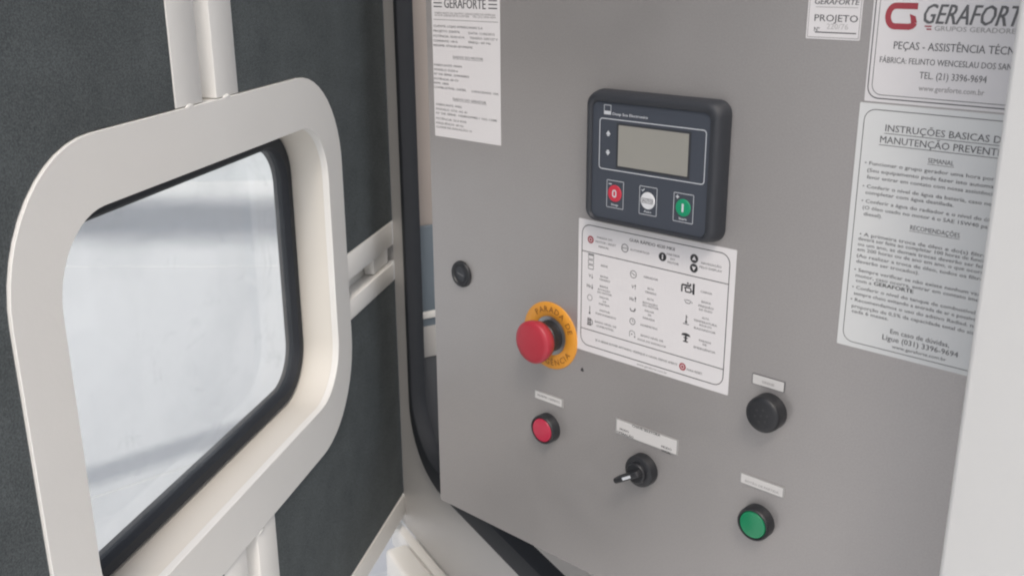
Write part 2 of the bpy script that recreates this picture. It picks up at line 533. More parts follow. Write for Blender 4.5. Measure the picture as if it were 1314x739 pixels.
# outer skin with the window cut out: rectangle loop carrying as many points as the window loop
def rect_loop(x0, x1, z0, z1, n=12):
    """points on the sides of a rectangle matching rr() order; corners kept sharp"""
    pts = []
    for cx, cz, hx, hz in ((x1, z0, -1, 1), (x1, z1, -1, -1), (x0, z1, 1, -1), (x0, z0, 1, 1)):
        for i in range(n + 1):
            t = i / n * 2 - 1
            first_along_x = (cx == x1) == (cz == z0)
            a = max(0, -t) * 0.06
            b = max(0, t) * 0.06
            if first_along_x:
                pts.append((cx + hx * a, cz + hz * b))
            else:
                pts.append((cx + hx * b, cz + hz * a))
    return pts
bm = BM(); ring(bm, rect_loop(LX, 0.015, dz(-0.616), TOPZ), rr(W_IN['x0'], W_IN['x1'], W_IN['z0'], W_IN['z1'], RI, 12), 0.0405, 0.043)
obj_k('outer_skin', bm, M['white'], door)
# gasket and pane sit at the skin
def win_loop(g):
    return rr(W_IN['x0'] + g, W_IN['x1'] - g, W_IN['z0'] + g, W_IN['z1'] - g - max(0, g - .005) * 0.6, max(RI - g, 0.012), 12)
bm = BM()
loft(bm, [(win_loop(0.0004), 0.046), (win_loop(0.0004), 0.036), (win_loop(0.004), 0.0325), (win_loop(0.012), 0.0325), (win_loop(0.0138), 0.036), (win_loop(0.0138), 0.046)], close=True)
gk = obj_k('window_gasket', bm, M['rubber'], door)
bm = BM(); loft(bm, [(win_loop(0.0125), 0.042), (win_loop(0.0125), 0.038)])
obj_k('window_pane', bm, M['glass'], door)

# double-tube stiles and rails (two tubes and the shadowed web between them)
def upright(x0, x1, z0, z1):
    w = (x1 - x0)
    bm = BM(); box(bm, x0, x0 + w * 0.40, 0.0, 0.040, z0, z1); t = obj_k('upright_tube', bm, M['white'], door, bevel=0.0012)
    bm = BM(); box(bm, x0 + w * 0.62, x1, 0.0, 0.040, z0, z1); obj_k('upright_tube', bm, M['white'], door, bevel=0.0012)
    bm = BM(); box(bm, x0 + w * 0.40 + 0.0004, x0 + w * 0.62 - 0.0004, 0.012, 0.039, z0, z1); obj_k('upright_web', bm, M['white'], door)
upright(-0.413, -0.326, W_OUT['z1'] + 0.0004, TOPZ - 0.03)
upright(-0.413, -0.326, BOTZ + 0.0004, W_OUT['z0'] - 0.0004)
z0, z1 = dz(-0.328), dz(-0.262)
bm = BM(); box(bm, W_OUT['x1'] + 0.0004, 0.0100, 0.0, 0.040, z1 - 0.026, z1); obj_k('rail_tube', bm, M['white'], door, bevel=0.0012)
bm = BM(); box(bm, W_OUT['x1'] + 0.0004, 0.0100, 0.0, 0.040, z0, z0 + 0.020); obj_k('rail_tube', bm, M['white'], door, bevel=0.0012)
bm = BM(); box(bm, W_OUT['x1'] + 0.0004, -0.001, 0.016, 0.039, z0 + 0.0204, z1 - 0.0264); obj_k('rail_web', bm, M['white'], door)
bm = BM(); box(bm, -0.052, -0.006, 0.004, 0.0155, z0 + 0.0208, z1 - 0.027); obj_k('hinge_block', bm, M['white'], door, bevel=0.002)
# perimeter
bm = BM(); box(bm, 0.0106, 0.0150, 0.001, 0.040, dz(-0.586), TOPZ); obj_k('hinge_tube', bm, M['framegrey'], door, bevel=0.0015)
bm = BM(); box(bm, LX, 0.010, -0.001, 0.040, dz(-0.616), BOTZ); obj_k('bottom_tube', bm, M['white'], door, bevel=0.0012)
bm = BM(); box(bm, LX, 0.0, -0.001, 0.040, TOPZ - 0.0296, TOPZ); obj_k('top_tube', bm, M['white'], door, bevel=0.0012)
bm = BM(); box(bm, LX, LX + 0.028, 0.0, 0.040, BOTZ + 0.0004, TOPZ - 0.03); obj_k('edge_tube', bm, M['white'], door, bevel=0.0012)
# foam lining: one C-shaped sheet left of the uprights, two on the hinge side
def arc(cx, cz, r, a0, a1, n=12):
    return [(cx + r * math.cos(R(a0 + (a1 - a0) * i / n)), cz + r * math.sin(R(a0 + (a1 - a0) * i / n))) for i in range(n + 1)]
def foam(pts):
    bm = BM()
    tri = tessellate_polygon([[Vector((x, z, 0)) for x, z in pts]])
    back = [bm.verts.new((x, 0.038, z)) for x, z in pts]
    front = [bm.verts.new((x, 0.0008, z)) for x, z in pts]
    for t in tri:
        bm.faces.new([back[i] for i in t]); bm.faces.new([front[i] for i in t])
    for i in range(len(pts)):
        j = (i + 1) % len(pts)
        bm.faces.new((back[i], back[j], front[j], front[i]))
    return obj_k('foam_lining', bm, M['foam'], door)
g = 0.0006
xo0, xo1, zo0, zo1 = W_OUT['x0'] - g, W_OUT['x1'] + g, W_OUT['z0'] - g, W_OUT['z1'] + g
zt, zb = TOPZ - 0.0302, BOTZ + 0.0006
foam([(-0.3254, zo1)] + arc(xo1 - RO, zo1 - RO, RO, 90, 0) + [(xo1, z1 + g), (0.010, z1 + g), (0.010, zt), (-0.3254, zt)])
foam([(xo1, z0 - g)] + arc(xo1 - RO, zo0 + RO, RO, 0, -90) + [(-0.3254, zo0), (-0.3254, zb), (0.010, zb), (0.010, z0 - g)])
foam([(-0.4136, zo0)] + arc(xo0 + RO, zo0 + RO, RO, 270, 180) + arc(xo0 + RO, zo1 - RO, RO, 180, 90) + [(-0.4136, zo1), (-0.4136, zt), (LX + 0.0285, zt), (LX + 0.0285, zb), (-0.4136, zb)])
# weld beads where the uprights meet the window frame
for x, z in ((-0.397, W_OUT['z1']), (-0.345, W_OUT['z1']), (-0.352, W_OUT['z0'] - 0.002)):
    bm = BM()
    bmesh.ops.create_icosphere(bm, subdivisions=2, radius=1.0)
    for v in bm.verts:
        k = 1 + random.uniform(-0.15, 0.15)
        v.co = Vector((x + v.co.x * 0.0055 * k, v.co.y * 0.0012 * k, z + v.co.z * 0.0020 * k))
    obj_k('weld_bead', bm, M['white'], door, sharp=80)


# ------------------------------------------------------------------ printed lines: (text, left, right, height of the middle, cap height, style, letters in that width), panel millimetres
T_SPEC = [
    ('GERAFORTE', -725.7, -670.9, -35.3, 8.5, 'bc', 0),
    ('FABRICANTE DE GRUPOS GERADORES DE ENERGIA', -739.4, -658.4, -44.3, 1.8, 'g', 0),
    ('WWW.GERAFORTE.COM.BR    TEL (21) 3396-9694', -739.5, -658.4, -46.6, 1.8, 'g', 0),
    ('CLIENTE: LOJAS AMERICANAS S.A', -741.3, -675.1, -56.5, 1.9, '', 0),
    ('PROJETO: 220/076', -741.5, -705.6, -61.1, 1.9, '', 0),
    ('DATA: 11/02/2015', -693.6, -659.9, -61.5, 1.9, '', 0),
    ('POTÊNCIA: 55/50 KVA', -741.7, -699.0, -65.8, 1.9, '', 0),
    ('TENSÃO: 220/127 V', -692.4, -656.2, -65.8, 1.9, '', 0),
    ('CORRENTE: 144 A', -741.9, -708.6, -70.2, 1.9, '', 0),
    ('FREQ.: 60 Hz', -693.8, -665.1, -69.7, 1.9, '', 0),
    ('REGIME: STAND-BY/PRIME', -742.1, -688.6, -74.5, 1.9, '', 0),
    ('DADOS DO MOTOR', -715.3, -675.2, -84.3, 2.2, 'cu', 0),
    ('FABRICANTE: MWM', -742.0, -703.8, -92.9, 1.9, '', 0),
    ('MODELO: D229-4', -742.2, -709.4, -97.4, 1.9, '', 0),
    ('Nº DE SÉRIE: 229040855', -742.4, -694.1, -101.6, 1.9, '', 0),
    ('POTÊNCIA: 60 CV', -742.6, -708.3, -106.2, 1.9, '', 0),
    ('RPM: 1800', -742.8, -722.3, -110.3, 1.9, '', 0),
    ('COMBUSTÍVEL: DIESEL', -742.9, -697.7, -114.4, 1.9, '', 0),
    ('CAPACIDADE: 100L', -690.9, -655.0, -114.7, 1.9, '', 0),
    ('DADOS DO GERADOR', -716.6, -671.8, -123.9, 2.2, 'cu', 0),
    ('FABRICANTE: WEG', -740.7, -705.0, -130.8, 1.9, '', 0),
    ('MODELO: GTA 162 AI', -740.9, -697.7, -135.3, 1.9, '', 0),
    ('Nº DE SÉRIE: 1028650982 / 162-1588', -741.1, -658.4, -139.3, 1.9, '', 0),
    ('POTÊNCIA: 55,0 KVA', -741.3, -698.5, -144.6, 1.9, '', 0),
    ('FREQUÊNCIA: 60 Hz', -741.5, -702.7, -148.9, 1.9, '', 0),
    ('CLASSE DE ISOLAÇÃO: H', -741.6, -691.9, -152.7, 1.9, '', 0),
]
T_GUIDE1 = [
    ('GUIA RÁPIDO 4520 MKII', -501.8, -455.5, -225.4, 2.7, 'b', 0),
    ('PARADA DO', -537.0, -520.2, -229.5, 1.7, 'c', 0),
    ('MOTOR / RESET', -538.5, -516.2, -233.5, 1.7, 'c', 0),
    ('MANUAL', -535.0, -523.6, -237.5, 1.7, 'c', 0),
    ('AUTOMÁTICO', -500.8, -480.9, -233.9, 1.7, 'c', 0),
    ('PARTIDA', -463.0, -450.2, -230.7, 1.7, 'c', 0),
    ('DO', -459.2, -455.1, -234.2, 1.7, 'c', 0),
    ('MOTOR', -462.0, -450.8, -237.5, 1.7, 'c', 0),
    ('NAVEGAÇÃO', -429.3, -410.4, -231.8, 1.7, 'c', 0),
    ('PELO DISPLAY', -430.8, -409.6, -235.4, 1.7, 'c', 0),
    ('REDE', -531.9, -524.6, -254.3, 1.7, 'c', 0),
    ('BAIXA', -532.3, -523.7, -264.2, 1.7, 'c', 0),
    ('TENSÃO', -533.6, -521.6, -267.3, 1.7, 'c', 0),
    ('BAIXA', -532.8, -523.4, -273.5, 1.7, 'c', 0),
    ('ROTAÇÃO', -534.7, -521.1, -276.7, 1.7, 'c', 0),
    ('DO MOTOR', -535.3, -519.3, -279.5, 1.7, 'c', 0),
    ('GERADOR', -485.6, -470.8, -255.1, 1.7, 'c', 0),
    ('ALTA', -481.5, -474.6, -264.6, 1.7, 'c', 0),
    ('TENSÃO', -483.8, -472.0, -268.2, 1.7, 'c', 0),
    ('CARGA', -428.4, -417.6, -255.9, 1.7, 'c', 0),
]
T_GUIDE2 = [
    ('FALHA', -532.7, -522.6, -283.7, 1.7, 'c', 0),
    ('DA', -529.0, -525.3, -287.0, 1.7, 'c', 0),
    ('PARTIDA', -533.3, -521.6, -290.1, 1.7, 'c', 0),
    ('MOTOR', -532.3, -520.7, -296.2, 1.7, 'c', 0),
    ('FUNCIONANDO', -536.9, -514.0, -299.9, 1.7, 'c', 0),
    ('BAIXO NÍVEL DE', -537.5, -513.4, -307.9, 1.7, 'c', 0),
    ('COMBUSTÍVEL', -535.9, -516.1, -311.6, 1.7, 'c', 0),
    ('ALTA', -481.4, -474.2, -274.0, 1.7, 'c', 0),
    ('ROTAÇÃO', -485.5, -470.2, -278.1, 1.7, 'c', 0),
    ('DO MOTOR', -485.4, -469.2, -280.6, 1.7, 'c', 0),
    ('FALHA', -483.1, -473.7, -285.0, 1.7, 'c', 0),
    ('DE', -479.7, -476.4, -288.2, 1.7, 'c', 0),
    ('PARADA', -484.9, -472.4, -291.9, 1.7, 'c', 0),
    ('HORÍMETRO', -487.1, -469.5, -298.9, 1.7, 'c', 0),
    ('BAIXO NÍVEL DE', -486.5, -463.1, -308.4, 1.7, 'c', 0),
    ('ÁGUA DO RADIADOR', -490.0, -460.0, -312.8, 1.7, 'c', 0),
    ('BAIXA', -427.1, -418.2, -264.4, 1.7, 'c', 0),
    ('PRESSÃO', -429.8, -415.4, -268.3, 1.7, 'c', 0),
    ('DE ÓLEO', -429.0, -416.5, -271.4, 1.7, 'c', 0),
    ('ALTA', -425.9, -419.1, -278.1, 1.7, 'c', 0),
    ('TEMPERATURA', -433.7, -411.3, -281.8, 1.7, 'c', 0),
    ('ÁGUA DO', -428.2, -416.3, -284.7, 1.7, 'c', 0),
    ('RADIADOR', -432.9, -412.1, -288.4, 1.7, 'c', 0),
    ('PARADA', -427.4, -415.8, -298.1, 1.7, 'c', 0),
    ('DE', -423.6, -419.9, -300.9, 1.7, 'c', 0),
    ('EMERGÊNCIA', -432.3, -411.4, -305.3, 1.7, 'c', 0),
    ('SE A SIRENE ESTIVER APITANDO, VERIFIQUE A CAUSA, DEPOIS APERTE', -536.6, -447.7, -325.5, 1.9, '', 0),
    ('PARA RESET.', -437.9, -422.3, -327.1, 1.9, '', 0),
    ('www.geraforte.com.br', -489.8, -457.7, -336.1, 2.2, 'g', 0),
]
T_PROJ = [
    ('GERAFORTE', -348.5, -316.0, -26.3, 3.6, 'bi', 0),
    ('PROJETO', -347.8, -315.9, -37.3, 4.5, '', 0),
    ('220/76', -338.2, -322.4, -42.8, 3.6, 'f', 0),
    ('Nº', -347.5, -343.4, -45.0, 2.8, '', 0),
]
T_BIG = [
    ('GERAFORTE', -271.1, -211.4, -32.6, 12.2, 'bi', 8),
    ('GRUPOS GERADORES', -263.4, -213.5, -41.5, 3.0, 'g', 15),
    ('PEÇAS - ASSISTÊNCIA TÉCNICA', -289.1, -212.4, -53.3, 4.9, '', 24),
    ('FÁBRICA: FELINTO WENCESLAU DOS SANTOS', -297.7, -212.7, -63.1, 3.8, '', 34),
    ('TEL. (21) 3396-9694', -269.7, -226.8, -71.7, 4.3, '', 0),
    ('www.geraforte.com.br', -269.3, -227.2, -79.9, 3.5, 'g', 0),
]
T_INST1 = [
    ('INSTRUÇÕES BASICAS DE', -288.8, -213.0, -108.4, 4.5, 'u', 20),
    ('MANUTENÇÃO PREVENTIVA', -291.7, -213.2, -116.4, 4.6, 'u', 19),
    ('SEMANAL', -257.4, -240.4, -126.9, 3.1, 'u', 0),
    ('• Funcionar o grupo gerador uma hora por semana', -300.9, -213.8, -133.7, 2.5, '', 40),
    ('(Seu equipamento pode fazer isto automaticamente', -298.6, -213.7, -138.6, 2.5, '', 39),
    ('favor entrar em contato com nossa assistência)', -298.4, -213.8, -143.4, 2.5, '', 44),
    ('• Conferir o nível de água da bateria, caso necessário', -300.8, -213.5, -150.1, 2.5, '', 46),
    ('completar com água destilada.', -298.3, -237.0, -154.4, 2.5, '', 0),
    ('• Conferir a água do radiador e o nível do óleo', -300.5, -213.4, -160.6, 2.5, '', 45),
    ('(O óleo usado no motor é o SAE 15W40 para', -299.2, -213.8, -165.3, 2.5, '', 39),
    ('diesel).', -298.0, -284.5, -169.8, 2.5, '', 0),
    ('RECOMENDAÇÕES', -264.1, -230.6, -174.1, 3.1, 'u', 0),
]
T_INST2 = [
    ('• A primeira troca de óleo e do(s) filtro(s)', -299.5, -214.2, -184.7, 2.5, '', 40),
    ('deverá ser feita ao completar 100 horas de funcionamento', -300.1, -214.4, -188.2, 2.5, '', 47),
    ('ou um ano, as demais trocas deverão ser feitas', -300.0, -214.5, -192.2, 2.5, '', 42),
    ('em 200 horas ou de ano em ano, o que ocorrer', -299.9, -214.3, -196.1, 2.5, '', 41),
    ('(Ao realizar a troca de óleo, todos os filtros', -299.9, -214.2, -200.7, 2.5, '', 44),
    ('deverão ser trocados).', -299.9, -254.3, -204.9, 2.5, '', 0),
    ('• Sempre verificar se não existe nenhum vazamento no', -300.7, -214.5, -211.3, 2.5, '', 42),
    ('motor, caso ocorra, entrar em contato imediato', -299.2, -215.3, -215.4, 2.5, '', 40),
    ('com a', -298.7, -287.0, -219.2, 2.5, '', 0),
    ('GERAFORTE', -285.2, -256.7, -218.9, 2.7, 'b', 0),
    ('• Conferir o nível do tanque de combustível, manter', -301.0, -215.0, -224.5, 2.5, '', 42),
    ('sempre cheio evitando a entrada de ar e possíveis', -299.3, -215.0, -229.0, 2.5, '', 46),
    ('• Recomendamos o uso do aditivo Radiad. na', -301.2, -214.2, -233.8, 2.5, '', 41),
    ('proporção de 0,5% da capacidade total do sistema a', -299.9, -215.2, -238.7, 2.5, '', 43),
    ('cada 6 meses.', -299.5, -272.0, -242.6, 2.5, '', 0),
    ('Em caso de dúvidas,', -269.6, -228.0, -251.3, 3.4, 'c', 0),
    ('Ligue (031) 3396-9694', -274.8, -221.3, -256.8, 3.8, 'c', 0),
    ('www.geraforte.com.br', -267.2, -228.8, -262.3, 2.3, 'cg', 0),
]
T_SEL = [
    ('CHAVE SELETORA', -491.9, -461.6, -396.2, 2.3, 'b', 0),
    ('MODO', -505.7, -495.5, -403.8, 2.1, 'b', 0),
    ('OPERAÇÃO', -508.8, -490.2, -407.5, 2.1, 'b', 0),
    ('MODO', -459.6, -449.0, -405.8, 2.1, 'b', 0),
    ('LOCAL', -459.0, -449.6, -409.5, 2.1, 'b', 0),
]
T_SMALL1 = [
    ('SIRENE', -366.9, -356.1, -317.9, 2.0, '', 0),
]
T_SMALL2 = [
    ('BOTÃO DE PARTIDA', -375.4, -344.7, -408.8, 2.0, '', 0),
]
T_SMALL3 = [
    ('ALARME / DEFEITO', -606.5, -577.6, -399.7, 2.0, '', 0),
]


# ------------------------------------------------------------------ control panel
PA = R(-43.22)
PU = Vector((math.cos(PA), math.sin(PA), 0))
PN = Vector((PU.y, -PU.x, 0))                 # out of the panel, towards the viewer
PD = 0.6815
def ppt(u, v, e=0.0):
    """point on the panel, millimetres right and up from the foot of the eye"""
    return PU * (u / 1000) - PN * (PD - e / 1000) + Vector((0, 0, EYE + v / 1000))
PU0, PU1, PV0, PV1 = -752.5, -182.0, -571.0, 95.0
panel = thing('control_panel', 'large grey painted steel panel face carrying the controller, buttons and stickers', 'panel', ppt((PU0 + PU1) / 2, PV0), PA)
PW = (PU1 - PU0) / 1000
bm = BM(); loft(bm, [(rr(-PW / 2, PW / 2, 0, (PV1 - PV0) / 1000, 0.002, 3), 0.0020), (rr(-PW / 2, PW / 2, 0, (PV1 - PV0) / 1000, 0.002, 3), 0.0008), (rr(-PW / 2 + .0008, PW / 2 - .0008, .0008, (PV1 - PV0) / 1000 - .0008, 0.002, 3), 0.0)])
obj('panel_sheet', bm, M['panel'], panel)
for xa, xb, za, zb in ((-PW / 2, -PW / 2 + .002, 0.0, (PV1 - PV0) / 1000), (PW / 2 - .002, PW / 2, 0.0, (PV1 - PV0) / 1000), (-PW / 2 + .0021, PW / 2 - .0021, 0.0, 0.002), (-PW / 2 + .0021, PW / 2 - .0021, (PV1 - PV0) / 1000 - .002, (PV1 - PV0) / 1000)):
    bm = BM(); box(bm, xa, xb, 0.0021, 0.016, za, zb); obj('folded_edge', bm, M['panel'], panel)
def pl(u, v):
    return (u - (PU0 + PU1) / 2) / 1000, (v - PV0) / 1000
# cam lock on the panel's free edge
bm = BM(); cx, cz = pl(-709.5, -298.3); lathe(bm, [(0.0135, -0.0005), (0.0135, 0.0018), (0.0128, 0.0028), (0.0105, 0.0030), (0.0095, 0.0018), (0.0002, 0.0018)], cx, cz)
lk = obj('cam_lock', bm, M['plastic'], panel, sharp=50)
bm = BM(); stroke(bm, [(cx - .0045, cz + .001), (cx + .0045, cz - .001)], 0.0016, -0.00255); flat('key_slot', bm, M['softink'], lk)
bm = BM(); lathe(bm, [(0.0070, 0.0017), (0.0068, 0.0024), (0.0001, 0.0024)], cx, cz, 24); bx = obj('lock_barrel', bm, M['housing'], lk, sharp=50)
# small dark chip beside the guide sticker
bm = BM(); cx, cz = pl(-551.7, -358.8)
poly(bm, [(cx - .0019, cz - .0012), (cx - .0002, cz - .0019), (cx + .0022, cz - .0015), (cx + .0015, cz + .0005), (cx + .0003, cz + .0024), (cx - .0010, cz + .0010)], -0.0001)
flat('paint_chip', bm, M['ink'], panel)

def mounted(name, label, cat, u, v, group=None):
    return thing(name, label, cat, ppt(u, v), PA, group)

# ------------------------------------------------------------------ stickers
class Sticker:
    def __init__(s, name, label, u0, u1, v0, v1, m, group=None, cat='sticker', radius=0.0008, thick=0.00025, part='backing'):
        s.uc, s.vc = (u0 + u1) / 2, (v0 + v1) / 2
        s.root = mounted(name, label, cat, s.uc, s.vc, group)
        s.t = thick
        s.y = -thick - 0.00012
        bm = BM()
        lp = rr((u0 - s.uc) / 1000, (u1 - s.uc) / 1000, (v0 - s.vc) / 1000, (v1 - s.vc) / 1000, radius, 4)
        loft(bm, [(lp, 0.0003), (lp, -thick)])
        obj(part, bm, m, s.root)
    def x(s, u):
        return (u - s.uc) / 1000
    def z(s, v):
        return (v - s.vc) / 1000
    def lines(s, name, rows, m, m2=None, keep=lambda st: True):
        bm = BM()
        for t, u0, u1, v, h, st, nv in rows:
            if keep(st):
                text(bm, t, s.x(u0), s.x(u1), s.z(v), h / 1000, s.y, st, nv)
        return flat(name, bm, m, s.root)
    def border(s, name, u0, u1, v0, v1, r, w, m):
        bm = BM(); outline(bm, s.x(u0), s.x(u1), s.z(v0), s.z(v1), r / 1000, w / 1000, s.y); return flat(name, bm, m, s.root)
    def rule(s, name, segs, w, m):
        for a, b, c, d in segs:
            bm = BM()
            stroke(bm, [(s.x(a), s.z(b)), (s.x(c), s.z(d))], w / 1000, s.y)
            flat(name, bm, m, s.root)

GS = 'stickers on the grey panel'
# specification sticker
st = Sticker('specification_sticker', 'tall narrow white sticker of small specification lines by the panel\'s left edge', -743.5, -653.4, -162.0, 6.0, M['paper'], GS)
st.lines('heading', T_SPEC[:1], M['softink'])
st.rule('heading_bars', [(-740.5, v, -729.0, v) for v in (-31.8, -35.2, -38.6)] + [(-667.5, v, -656.5, v) for v in (-31.8, -35.2, -38.6)], 1.1, M['softink'])
st.lines('address_lines', T_SPEC[1:3], M['greyink'])
st.rule('rule_line', [(-741.5, -50.5, -655.5, -50.5), (-739.5, 1.5, -657.5, 1.5)], 0.5, M['greyink'])
st.lines('specification_lines', T_SPEC[3:], M['softink'])

# quick guide sticker
st = Sticker('quick_guide_sticker', 'wide white pictogram guide sticker right below the controller', -558.0, -397.4, -339.2, -215.4, M['paper'], GS)
st.border('border', -554.2, -402.5, -333.4, -219.6, 9, 0.7, M['ink'])
st.rule('divider', [(-553.6, -244.6, -403.1, -244.6), (-553.6, -317.6, -403.1, -317.6)], 0.65, M['ink'])
st.lines('heading', T_GUIDE1[:1], M['softink'])
st.lines('caption', T_GUIDE1[1:], M['softink'])
st.lines('caption', T_GUIDE2[:-1], M['softink'])
st.lines('web_address', T_GUIDE2[-1:], M['greyink'])
def P2(u, v):
    return st.x(u), st.z(v)
for u, v in ((-544.2, -232.9), (-442.4, -325.9)):
    bm = BM(); disc(bm, *P2(u, v), 0.0034, st.y); k = flat('stop_pictogram', bm, M['logored'], st.root)
    bm = BM(); circ(bm, *P2(u, v), 0.0019, 0.0006, st.y - .0001); flat('stop_pictogram_mark', bm, M['paper'], k)
bm = BM(); circ(bm, *P2(-506.5, -233.8), 0.0038, 0.0007, st.y); text(bm, 'AUTO', st.x(-509.3), st.x(-503.7), st.z(-233.8), .0017, st.y, 'b')
flat('auto_pictogram', bm, M['softink'], st.root)
for u, v, shp in ((-467.2, -234.0, 'I'), (-436.2, -229.6, 'U'), (-436.1, -237.7, 'D')):
    bm = BM(); disc(bm, *P2(u, v), 0.0038, st.y); k = flat('key_pictogram', bm, M['ink'], st.root)
    x, z = P2(u, v); bm = BM(); yy = st.y - .0001
    if shp == 'I':
        rect(bm, x - .0005, x + .0005, z - .0020, z + .0020, yy)
    elif shp == 'U':
        poly(bm, [(x - .0020, z - .0013), (x + .0020, z - .0013), (x, z + .0021)], yy)
    else:
        poly(bm, [(x - .0020, z + .0013), (x, z - .0021), (x + .0020, z + .0013)], yy)
    flat('key_pictogram_mark', bm, M['paper'], k)
def icon(name, u, v, fn, m='softink'):
    bm = BM(); fn(bm, *P2(u, v)); return flat(name, bm, M[m], st.root)
Y = st.y
mm = 0.001
def i_net(b, x, z):
    for k in (-1, 0, 1):
        outline(b, x - 3.2 * mm, x + 3.2 * mm, z + (k * 4.6 - 2) * mm, z + (k * 4.6 + 2) * mm, .6 * mm, .5 * mm, Y)
    stroke(b, [(x - 3.4 * mm, z + 7.2 * mm), (x + 3.4 * mm, z + 7.2 * mm)], .9 * mm, Y)
icon('mains_pictogram', -543.4, -253.5, i_net)
def i_volt(sgn):
    def f(b, x, z):
        text(b, 'V', x - 2.2 * mm, x + .2 * mm, z, 2.8 * mm, Y, 'b')
        stroke(b, [(x + 1.6 * mm, z - 2 * mm), (x + 1.6 * mm, z + 2 * mm)], .5 * mm, Y)
        poly(b, [(x + .6 * mm, z + sgn * .8 * mm), (x + 2.6 * mm, z + sgn * .8 * mm), (x + 1.6 * mm, z + sgn * 2.6 * mm)], Y)
    return f
icon('low_voltage_pictogram', -543.3, -266.2, i_volt(-1)); icon('high_voltage_pictogram', -495.8, -266.5, i_volt(1))
def i_hz(sgn):
    def f(b, x, z):
        text(b, 'Hz', x - 3.6 * mm, x + .8 * mm, z, 3.0 * mm, Y, 'b')
        stroke(b, [(x + 2.4 * mm, z - 2 * mm), (x + 2.4 * mm, z + 2 * mm)], .6 * mm, Y)
        poly(b, [(x + 1.3 * mm, z + sgn * .8 * mm), (x + 3.5 * mm, z + sgn * .8 * mm), (x + 2.4 * mm, z + sgn * 2.8 * mm)], Y)
    return f
icon('low_speed_pictogram', -543.9, -275.8, i_hz(-1)); icon('high_speed_pictogram', -496.0, -277.7, i_hz(1))
def i_circ(b, x, z):
    circ(b, x, z, 2.9 * mm, .5 * mm, Y)
def i_gen(b, x, z):
    circ(b, x, z, 3.5 * mm, .6 * mm, Y); stroke(b, [(x - 2.2 * mm, z + .3 * mm), (x - .6 * mm, z + .9 * mm), (x + .6 * mm, z - .7 * mm), (x + 2.2 * mm, z - .2 * mm)], .55 * mm, Y)
def i_hour(b, x, z):
    circ(b, x, z, 3.1 * mm, .6 * mm, Y); stroke(b, [(x, z + 1.8 * mm), (x, z), (x + 1.5 * mm, z)], .5 * mm, Y)
icon('starting_fault_pictogram', -544.0, -286.8, i_circ); icon('generator_pictogram', -496.6, -255.3, i_gen); icon('hour_meter_pictogram', -496.0, -298.1, i_hour)
def i_run(b, x, z):
    stroke(b, [(x, z - 3.4 * mm), (x, z + 3.4 * mm)], .7 * mm, Y); disc(b, x, z - 3.2 * mm, 1.0 * mm, Y)
icon('running_pictogram', -543.8, -298.2, i_run)
def i_fuel(b, x, z):
    outline(b, x - 2.6 * mm, x + 1.2 * mm, z - 3.2 * mm, z + 3.2 * mm, .5 * mm, .8 * mm, Y); rect(b, x - 3 * mm, x + 1.8 * mm, z - 3.6 * mm, z - 2.7 * mm, Y)
    rect(b, x - 1.6 * mm, x + .3 * mm, z + .6 * mm, z + 1.6 * mm, Y); rect(b, x - 1.6 * mm, x + .3 * mm, z - 1.4 * mm, z - .4 * mm, Y)
    stroke(b, [(x + 1.4 * mm, z + 2.4 * mm), (x + 3.0 * mm, z + 1.2 * mm), (x + 3.0 * mm, z - 2 * mm), (x + 1.6 * mm, z - 2 * mm)], .6 * mm, Y)
icon('fuel_pictogram', -543.5, -309.5, i_fuel, 'ink')
def i_u(b, x, z):
    stroke(b, [(x - 2.8 * mm, z + 1.2 * mm), (x - 2 * mm, z - 1 * mm), (x + 1.8 * mm, z - 1 * mm), (x + 2.6 * mm, z + 1 * mm)], .9 * mm, Y); poly(b, [(x + 1 * mm, z + .4 * mm), (x + 3.4 * mm, z + .4 * mm), (x + 2.6 * mm, z + 2.2 * mm)], Y)
icon('stopping_fault_pictogram', -496.1, -287.6, i_u)
def i_wat(b, x, z):
    stroke(b, [(x - 3 * mm, z - 2.4 * mm), (x - 3 * mm, z + 2.4 * mm), (x - 1 * mm, z + 3.4 * mm), (x + 2 * mm, z + 2.6 * mm), (x + 2.6 * mm, z)], .5 * mm, Y); poly(b, [(x + 1.6 * mm, z - 1 * mm), (x + 3.4 * mm, z - 1 * mm), (x + 2.6 * mm, z - 3 * mm)], Y); disc(b, x - .6 * mm, z + .2 * mm, .7 * mm, Y, 10)
icon('coolant_level_pictogram', -495.6, -310.1, i_wat)
def i_load(b, x, z):
    stroke(b, [(x - 6 * mm, z - 4 * mm), (x - 6 * mm, z + 2.2 * mm), (x + 2.2 * mm, z + 2.2 * mm), (x + 2.2 * mm, z + 4.4 * mm)], 1.5 * mm, Y)
    stroke(b, [(x - 2.4 * mm, z - 3.4 * mm), (x - 2.4 * mm, z + .6 * mm), (x + 2.8 * mm, z + .2 * mm), (x + 2.8 * mm, z - 3.2 * mm), (x - 2.4 * mm, z - 3.4 * mm)], 1.1 * mm, Y)
    rect(b, x + 4.4 * mm, x + 6.4 * mm, z - 4.4 * mm, z + 5 * mm, Y); disc(b, x - .4 * mm, z + 4.2 * mm, .9 * mm, Y, 12)
    stroke(b, [(x - 4 * mm, z - .2 * mm), (x - 2.4 * mm, z - .2 * mm)], 1 * mm, Y); stroke(b, [(x + 2.8 * mm, z - 2 * mm), (x + 4.6 * mm, z - 2 * mm)], 1 * mm, Y)
icon('load_pictogram', -440.7, -255.9, i_load, 'ink')
